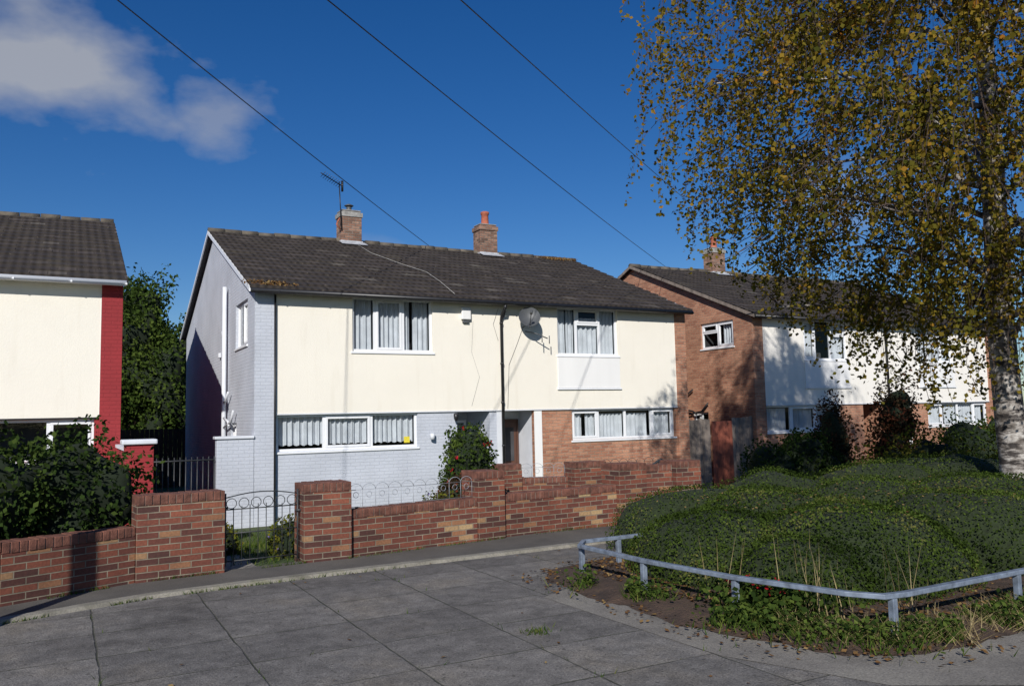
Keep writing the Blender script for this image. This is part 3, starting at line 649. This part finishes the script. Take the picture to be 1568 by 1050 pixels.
# ------------------------------------------------------------------ planting in the bed
def hedge(blobs,n,nm='clipped_hedge'):
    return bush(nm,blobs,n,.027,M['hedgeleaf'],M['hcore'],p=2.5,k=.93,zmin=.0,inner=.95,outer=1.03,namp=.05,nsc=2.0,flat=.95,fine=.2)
hedge([(1.80,-11.65,.1,.78,.9,.58),(2.55,-12.55,.1,1.02,.98,.66),(2.75,-11.35,.1,.9,.75,.70),(1.75,-12.75,.05,.55,.62,.50)],80000)
hedge([(4.45,-12.55,.1,.95,1.05,.66),(4.4,-11.3,.1,.85,.75,.74),(5.8,-11.9,.1,1.1,1.1,.76)],46000)
hedge([(2.9,-9.95,.05,1.1,.7,.70),(4.5,-9.8,.05,1.0,.75,.80),(6.2,-10.0,.05,1.1,.85,.84),(8.2,-9.8,.05,1.5,1.1,.86)],46000)
hedge([(8.0,-12.6,.1,1.4,1.3,.65)],12000)
P=[];
for _ in range(500):
    x=random.uniform(1.3,6); y=random.uniform(-13.3,-11); P.append((x,y,.77))
leaves('fallen_leaves_on_hedge',np.array(P)+rng.normal(size=(len(P),3))*[.0,.0,.02],.028,M['litter'],nrm=np.tile([0,0,1.],(len(P),1)),flat=.4)
P=[]
for c in ((1.45,-12.75),(1.6,-12.9),(1.5,-13.1),(2.0,-13.55),(1.2,-12.3),(1.45,-13.3)):
    for _ in range(12): P.append((c[0]-.15+random.gauss(0,.09),c[1]-.15+random.gauss(0,.09),.05))
blades('dry_flower_stalks',np.array(P),.5,.010,M['drygrass'],lean=.3)
def rim(n,sx=.22,th=-.02):
    P=[]
    seg=[(.55,-11.2),(.5,-12.3),(.65,-13.2),(.95,-13.9),(1.5,-14.2),(2.7,-14.15),(4.5,-14.15),(7,-14.15)]
    while len(P)<n:
        i=random.randrange(len(seg)-1); t=random.random(); a,b_=seg[i],seg[i+1]
        if random.random()>math.dist(a,b_)/2.5: continue
        x=a[0]+(b_[0]-a[0])*t+random.gauss(0,sx)*.7; y=a[1]+(b_[1]-a[1])*t+random.gauss(0,sx)*.7
        if noise.noise(Vector((x*2.2,y*2.2,1.5)))<th: continue
        P.append((x,y,.02))
    return np.array(P)
blades('grass_tufts',rim(4200),.12,.010,M['grassb'],lean=.8)
P=np.array([p for p in rim(3000,.16,-.3) if p[0]>.7 and p[1]<-13.4]); blades('dry_grass',P,.15,.008,M['drygrass'],lean=1.5)
P=rim(6200,.2); P[:,2]=rng.uniform(.03,.17,len(P)); leaves('ground_cover_plants',P,.045,M['green'],nrm=np.tile([0,-.3,1.],(len(P),1)),flat=.8)
P=[]
for _ in range(1600):
    x=random.gauss(1.1,.26); y=random.gauss(-13.0,.28); P.append((x,y,random.uniform(.05,.27)))
e=empty('geranium_plant'); leaves('foliage',np.array(P),.055,M['green'],e)
P=np.array([(random.gauss(.98,.14),random.gauss(-13.0,.2),random.uniform(.20,.29)) for _ in range(16)])
leaves('flowers',np.repeat(P,5,0)+rng.normal(size=(80,3))*.012,.032,M['redflower'],e)
P=[]
while len(P)<6500:
    x=random.uniform(.05,3.2) if random.random()<.7 else random.uniform(.15,9); y=random.uniform(-14.6,-10.3)
    if x<.4 and random.random()<.7: continue
    if y<-14.3 and random.random()<.75: continue
    if x<.6 and y<-13.9: continue
    P.append((x,y,.075 if .7<x and y>-13.9 else .03))
P=np.array(P); leaves('leaf_litter',P,.042,M['litter'],rnd=np.clip(rng.beta(1.3,2.2,len(P)),0,1),nrm=np.tile([0,0,1.],(len(P),1)),flat=.45)
P=np.array([(random.uniform(-6,7),random.uniform(-16.5,-9.2),.018) for _ in range(150)]+[(random.uniform(-6,4),-9.3+random.gauss(0,.15),.02) for _ in range(70)]); leaves('scattered_leaves',P,.035,M['litter'],nrm=np.tile([0,0,1.],(len(P),1)),flat=.3)
P=[]
for _ in range(900):
    if random.random()<.6: x=.92*random.randint(-7,3)+random.gauss(0,.014)-.022; y=random.uniform(-17,-9.3)
    else: y=.75*random.randint(-22,-12)+random.gauss(0,.014)-.022; x=random.uniform(-6,.3)
    if noise.noise(Vector((x*1.3,y*1.3,4)))<.12: continue
    P.append((x,y,.006))
for _ in range(90): P.append((-.75+random.gauss(0,.06),-12.4+random.gauss(0,.05),.006))
for _ in range(1300):
    i=random.randrange(len(KERB)-1); t=random.random(); a,b_=KERB[i],KERB[i+1]
    x=a[0]+(b_[0]-a[0])*t; y=a[1]+(b_[1]-a[1])*t-.07
    if noise.noise(Vector((x*2,y*2,9)))>.0: P.append((x,y,.005))
for _ in range(1200):
    i=random.randrange(3,len(WALLPTS)-1); t=random.random(); a,b_=WALLPTS[i],WALLPTS[i+1]
    x=a[0]+(b_[0]-a[0])*t; y=a[1]+(b_[1]-a[1])*t-.04
    if noise.noise(Vector((x*2,y*2,5)))>.0: P.append((x,y,.036))
blades('weeds_in_joints',np.array(P),.04,.008,M['grassb'],lean=.9)
P=[]
for _ in range(20000):
    x=random.uniform(-3,6); y=random.uniform(-8.1,-1); P.append((x,y,gz(x,y)))
blades('lawn_grass',np.array(P),.09,.010,M['grassb'],lean=.6)
mesh_obj('garden_path',[(x,y,gz(x,y)+.02) for y in np.linspace(-8.4,-.3,14) for x in (-2.45,-2.0)],[(2*i,2*i+1,2*i+3,2*i+2) for i in range(13)],M['path'])

# ------------------------------------------------------------------ bushes
bush('rose_hedge',[(-3.9,-7.7,.75,.75,.55,.75),(-4.8,-8.2,.8,.8,.6,.82),(-6.1,-8.9,.8,.9,.7,.75),(-7.6,-9.6,.7,.9,.7,.8)],18000,.065,M['dkgreen'],M['core'],flowers=(M['redflower'],40,.045),namp=.22,nsc=2.2,outer=1.15)
bush('rose_bush',[(1.45,-6.6,.95,.42,.42,.55),(1.35,-6.7,.3,.5,.45,.5)],5500,.055,M['green'],M['core'],flowers=(M['redflower'],16,.05),namp=.22,nsc=2.5)
bush('fuchsia_bush',[(1.0,-7.3,.42,.42,.3,.48)],2400,.05,M['redleaf'],M['core'],flowers=(M['redflower'],16,.045),namp=.25)
bush('lavender_clump',[(-1.45,-7.6,.2,.3,.3,.3),(-2.2,-6.9,.1,.3,.3,.3),(.5,-7.6,.3,.35,.25,.35)],3000,.045,M['yelgreen'],M['core'],flowers=(M['violet'],30,.025),namp=.3)
bush('evergreen_shrub',[(11.3,-4,.3,.7,.6,.9),(10.2,-4.2,.1,.6,.6,.8),(12.2,-3.8,.2,.6,.5,.8)],6500,.08,M['dkgreen'],M['core'],namp=.25)
bush('climbing_shrub',[(13.2,-3.4,.9,.55,.5,1.1),(13.0,-3.5,.2,.7,.5,.8)],4200,.08,M['redleaf'],M['core'],k=.6,namp=.3,inner=.5)
bush('small_ornamental_tree',[(14.9,-4,1.4,.8,.6,.85),(14.6,-4,.4,.7,.6,.9)],5200,.09,M['redleaf'],M['core'],k=.55,namp=.35,inner=.45)
bush('garden_shrub',[(17.6,-4.2,.4,1.0,.7,.9),(19.5,-4,.5,1.1,.8,.9),(22,-4,.6,1.3,.8,1.0),(25,-3,.8,1.6,1,1.3)],9000,.09,M['green'],M['core'],namp=.25)
bush('yellowing_shrub',[(9.2,-8.9,.6,.7,.6,.75),(8.2,-8.7,.4,.5,.5,.6),(11,-9.6,.7,.9,.7,.8)],6500,.06,M['yelgreen'],M['core'],k=.6,namp=.3,inner=.5)
bush('background_tree',[(-1.6,19,4.2,1.9,1.8,3.2),(-.4,18.5,3.0,1.7,1.5,2.9),(-3.2,20,3.8,1.7,1.6,2.8),(-1.3,18.8,6.0,.9,.9,1.6)],26000,.16,M['green'],M['core'],namp=.25,nsc=.9,k=.75,inner=.7,outer=1.15)
tubes('background_tree_trunk',[([(-1.5,19,-.6),(-1.5,19,3)],[.25,.15])],M['twig'])
bush('distant_trees',[(-30+9*i,52+random.uniform(-4,4),2.5,6.5,4,random.uniform(3.5,5.5)) for i in range(14)],24000,.5,M['dkgreen'],M['core'],namp=.25,nsc=.3)

# ------------------------------------------------------------------ silver birch
def birch():
    e=empty('silver_birch_tree'); bx,by=7.62,-11.26
    tp=[];tr=[]
    for i in range(25):
        z=i*.5; tp.append((bx-.03*z-.05*math.sin(z*.8),by+.05*math.sin(z*.6),z-.1)); tr.append(.205*(1-z/13)**.75+(.09 if i==0 else .03 if i==1 else 0))
    tubes('trunk',[(tp,tr)],M['bark'],e,k=14)
    Rz=[(0,.9),(1,1.6),(2.3,2.8),(3.6,4.5),(5,5.0),(7.5,5.5),(8.8,4.2),(10.2,2.2),(12,.8)]
    def env(z): return float(np.interp(z,[a for a,_ in Rz],[b for _,b in Rz]))
    zmin=lambda r: float(np.interp(r,[0.5,1.0,1.4,2.0,2.8,3.5,4.2,5.5],[2.2,1.5,1.5,2.2,2.95,3.35,3.8,4.6]))
    limbs=[];twigs=[];LP=[];LR=[]
    def at(z): 
        i=min(23,max(0,int((z+.1)/.5))); return Vector(tp[i]).lerp(Vector(tp[i+1]),min(1,max(0,(z+.1)/.5-i)))
    def hang(o,az2,hue,ln2,ntw):
        dr=Vector((random.gauss(0,.22),random.gauss(0,.22),0))+Vector((math.cos(az2),math.sin(az2),0))*.25
        tw=[]; nl=int(ln2*ntw)
        for k in range(6):
            u=k/5; tw.append(o+dr*math.sqrt(u)*ln2*.7+Vector((0,0,-ln2*u*(.4+.6*u))))
        rr=math.hypot(o.x-bx,o.y-by)
        if tw[-1].z<zmin(rr)-random.expovariate(8): return
        twigs.append((tw[:5:2],[.004,.003,.002]))
        for k in range(nl):
            u=random.random()**.8; f=u*5; j=min(4,int(f)); p=tw[j].lerp(tw[j+1],f-j)
            LP.append((p.x+random.gauss(0,.045),p.y+random.gauss(0,.045),p.z+random.gauss(0,.04)))
            LR.append(.45+hue+random.gauss(0,.15)+(.05*(o.z-4.5) if o.x>bx-2.8 else .02*(o.z-4)))
    nprim=58
    for i in range(nprim):
        h=2.4+8.2*(i/nprim)**.9; az=i*2.399+random.uniform(-.3,.3); 
        zt=h+random.uniform(.3,1.8); R=env(zt)*random.uniform(.5,.92)
        d=Vector((math.cos(az),math.sin(az)*.8,0)); a=at(h); end=Vector((a.x,a.y,0))+d*R; end.z=zt
        if h<4 : end.z=h+random.uniform(.0,.9)
        mid=a.lerp(end,.5)+Vector((0,0,random.uniform(.3,.8)))
        pts=[]
        for k in range(9):
            t=k/8; p=a*(1-t)**2+mid*2*t*(1-t)+end*t*t; p=p+Vector((random.gauss(0,.04),random.gauss(0,.04),random.gauss(0,.04)))*(1 if 0<k else 0); pts.append(p)
        r0=.055*(1-h/16)+.008; limbs.append((pts,[r0*(1-t/9.5) for t in range(9)]))
        for s in range(8):
            t=random.uniform(.2,1); b0=pts[min(8,int(t*8))]; az2=az+random.uniform(-1.4,1.4); ln=random.uniform(.5,1.5)
            b1=b0+Vector((math.cos(az2)*ln,math.sin(az2)*ln,random.uniform(-.2,.6)))
            bm=b0.lerp(b1,.5)+Vector((0,0,.2)); sp=[b0*(1-q)**2+bm*2*q*(1-q)+b1*q*q for q in (0,.33,.66,1)]
            twigs.append((sp,[.012,.010,.007,.004]))
            hue=random.gauss(0,.12)
            for w in range(12):
                q=random.uniform(.1,1); o=b0*(1-q)**2+bm*2*q*(1-q)+b1*q*q
                if noise.noise(o*.75)<-.18: continue
                hang(o,az2,hue,random.uniform(.35,1.3)*(1.3 if o.z<4.5 else 1),27)
    cnt=0
    while cnt<1350:
        az=random.uniform(1.7,5.3); z=random.uniform(3.6,9.0) if random.random()<.8 else random.uniform(3,5); r=env(z)*math.sqrt(random.uniform(.02,.95))
        o=Vector((at(z).x+math.cos(az)*r,by+math.sin(az)*r*.8,z))
        if noise.noise(o*.8)<-.08: continue
        cnt+=1
        hue=.22*noise.noise(o*.9+Vector((7,7,7)))
        if random.random()<.35: twigs.append(([o+Vector((-math.cos(az)*.6,-math.sin(az)*.6,.35)),o+Vector((-math.cos(az)*.25,-math.sin(az)*.25,.12)),o],[.008,.006,.004]))
        hang(o,az,hue,random.uniform(.4,1.2),34)
    for i in range(125):
        az=random.uniform(2.2,4.6); r=random.uniform(1.1,4.5); zb=zmin(r); o=Vector((bx+math.cos(az)*r,by+math.sin(az)*r*.8,0))
        ln2=random.uniform(.6,1.5); o.z=zb+ln2+random.expovariate(3)
        tw=[o+Vector((random.gauss(0,.02)*k,random.gauss(0,.02)*k,-ln2*k/5)) for k in range(6)]; twigs.append((tw[::2],[.004]*3))
        twigs.append(([o+Vector((-math.cos(az)*.9,-math.sin(az)*.9,.9)),o+Vector((-math.cos(az)*.3,-math.sin(az)*.3,.35)),o],[.010,.008,.004]))
        for k in range(int(ln2*34)):
            f=random.random()*5; j=min(4,int(f)); p=tw[j].lerp(tw[j+1],f-j)
            LP.append((p.x+random.gauss(0,.05),p.y+random.gauss(0,.05),p.z+random.gauss(0,.04))); LR.append(.48+random.gauss(0,.17))
    tubes('limbs',limbs,M['bark'],e,k=7); tubes('twigs',twigs,M['twig'],e,k=3,smooth=False)
    leaves('foliage',np.array(LP),.063,M['birchleaf'],e,rnd=np.clip(LR,0,1),aspect=.82)
birch()

# ------------------------------------------------------------------ overhead cables
def rotp(X,Y,Z): return (-3.947+.878*X+.478*Y,-17.975-.478*X+.878*Y,Z+1.65)
for i,(a,b_,sag_) in enumerate((((-4.84,10,5.35),(-2.53,26,5.42),.12),((-2.11,10,5.29),(6.45,33,5.75),.25),((-.46,10,5.25),(9.9,38,8.5),.2))):
    A=Vector(rotp(*a)); B=Vector(rotp(*b_)); st=A+(A-B)*.35; pts=[]
    for k in range(25):
        t=k/24; p=st.lerp(B,t); p.z-=4*sag_*t*(1-t)*.6; pts.append(p)
    tubes('overhead_cable',[(pts,.009)],M['black'],k=6)
tubes('street_lamp',[([(-5.52,-11.23,0),(-5.52,-11.23,1.4),(-5.52,-11.23,1.5),(-5.52,-11.23,6)],[.085,.085,.07,.05]),([(-5.52,-11.23,5.95),(-5.3,-11.5,6.15),(-5.0,-11.8,6.2)],[.03,.03,.08])],M['rail'],k=12)

# ------------------------------------------------------------------ light & sky
sd=Vector((.587,.807,0)).normalized(); el=math.radians(29.5)
shine=Vector((sd.x*math.cos(el),sd.y*math.cos(el),-math.sin(el)))
sun=bpy.data.lights.new('sun','SUN'); sun.energy=4.6; sun.angle=math.radians(.5); sun.color=(1,.965,.91)
so=bpy.data.objects.new('sun',sun); COL.objects.link(so); so.rotation_euler=shine.to_track_quat('-Z','Y').to_euler(); so.location=(-10,-20,20)
w=bpy.data.worlds.new('World'); scene.world=w; w.use_nodes=True; nt=w.node_tree; bg=nt.nodes['Background']
sky=nt.nodes.new('ShaderNodeTexSky'); sky.sky_type='NISHITA'; sky.sun_disc=False; sky.sun_elevation=el
sky.sun_rotation=math.atan2(-sd.x,-sd.y); sky.altitude=200; sky.air_density=1.0; sky.dust_density=.2; sky.ozone_density=5
hs=nt.nodes.new('ShaderNodeHueSaturation'); hs.inputs['Saturation'].default_value=1.27; hs.inputs['Hue'].default_value=.51; L(nt,sky.outputs[0],hs.inputs['Color'])
tc=nt.nodes.new('ShaderNodeTexCoord').outputs['Generated']
def cloud(center,rx,rzz,amount,scale,seed):
    vm=nt.nodes.new('ShaderNodeVectorMath'); vm.operation='SUBTRACT'; L(nt,tc,vm.inputs[0]); vm.inputs[1].default_value=center
    v2=nt.nodes.new('ShaderNodeVectorMath'); v2.operation='MULTIPLY'; L(nt,vm.outputs[0],v2.inputs[0]); v2.inputs[1].default_value=(1/rx,.6/rx,1/rzz)
    ln=nt.nodes.new('ShaderNodeVectorMath'); ln.operation='LENGTH'; L(nt,v2.outputs[0],ln.inputs[0])
    mp=nt.nodes.new('ShaderNodeMapping'); mp.inputs['Location'].default_value=(seed,0,0); mp.inputs['Scale'].default_value=(1,1,1.8); L(nt,tc,mp.inputs[0])
    n=noise_n(nt,mp.outputs[0],scale,5,.52)
    v=mth(nt,'SUBTRACT',mth(nt,'ADD',mth(nt,'SUBTRACT',1.0,ln.outputs['Value']),mth(nt,'MULTIPLY',mth(nt,'SUBTRACT',n.outputs[0],.5),2.0)),0.05)
    v=mth(nt,'MULTIPLY',v,1.3,clamp=True); return mth(nt,'MULTIPLY',v,amount)
c1=cloud((-.035,.925,.36),.18,.075,.72,9,0); c2=cloud((.145,.93,.335),.06,.045,.4,14,3); c3=cloud((.30,.93,.20),.07,.02,.2,12,6); c4_=cloud((.74,.60,.24),.09,.05,.25,12,8)
cm=mth(nt,'MAXIMUM',mth(nt,'MAXIMUM',c1,c2),mth(nt,'MAXIMUM',c3,c4_))
col=mixc(nt,cm,hs.outputs[0],(5.8,5.9,6.1)); L(nt,col,bg.inputs['Color']); bg.inputs['Strength'].default_value=.077

# ------------------------------------------------------------------ camera
cam=bpy.data.cameras.new('camera'); cam.sensor_width=36; cam.lens=1260/1568*36; cam.clip_end=2000; cam.clip_start=.1
co_=bpy.data.objects.new('camera',cam); COL.objects.link(co_)
p=math.radians(5.03); ro=math.radians(1.26)
fw=Vector((.478*math.cos(p),.878*math.cos(p),math.sin(p))).normalized(); r0=fw.cross(Vector((0,0,1))).normalized(); u0=r0.cross(fw)
rt=r0*math.cos(ro)-u0*math.sin(ro); up=u0*math.cos(ro)+r0*math.sin(ro)
mt=Matrix((rt,up,-fw)).transposed().to_4x4(); mt.translation=Vector((-3.947,-17.975,1.65)); co_.matrix_world=mt
scene.camera=co_
scene.view_settings.view_transform='Standard'; scene.view_settings.look='None'; scene.view_settings.exposure=0
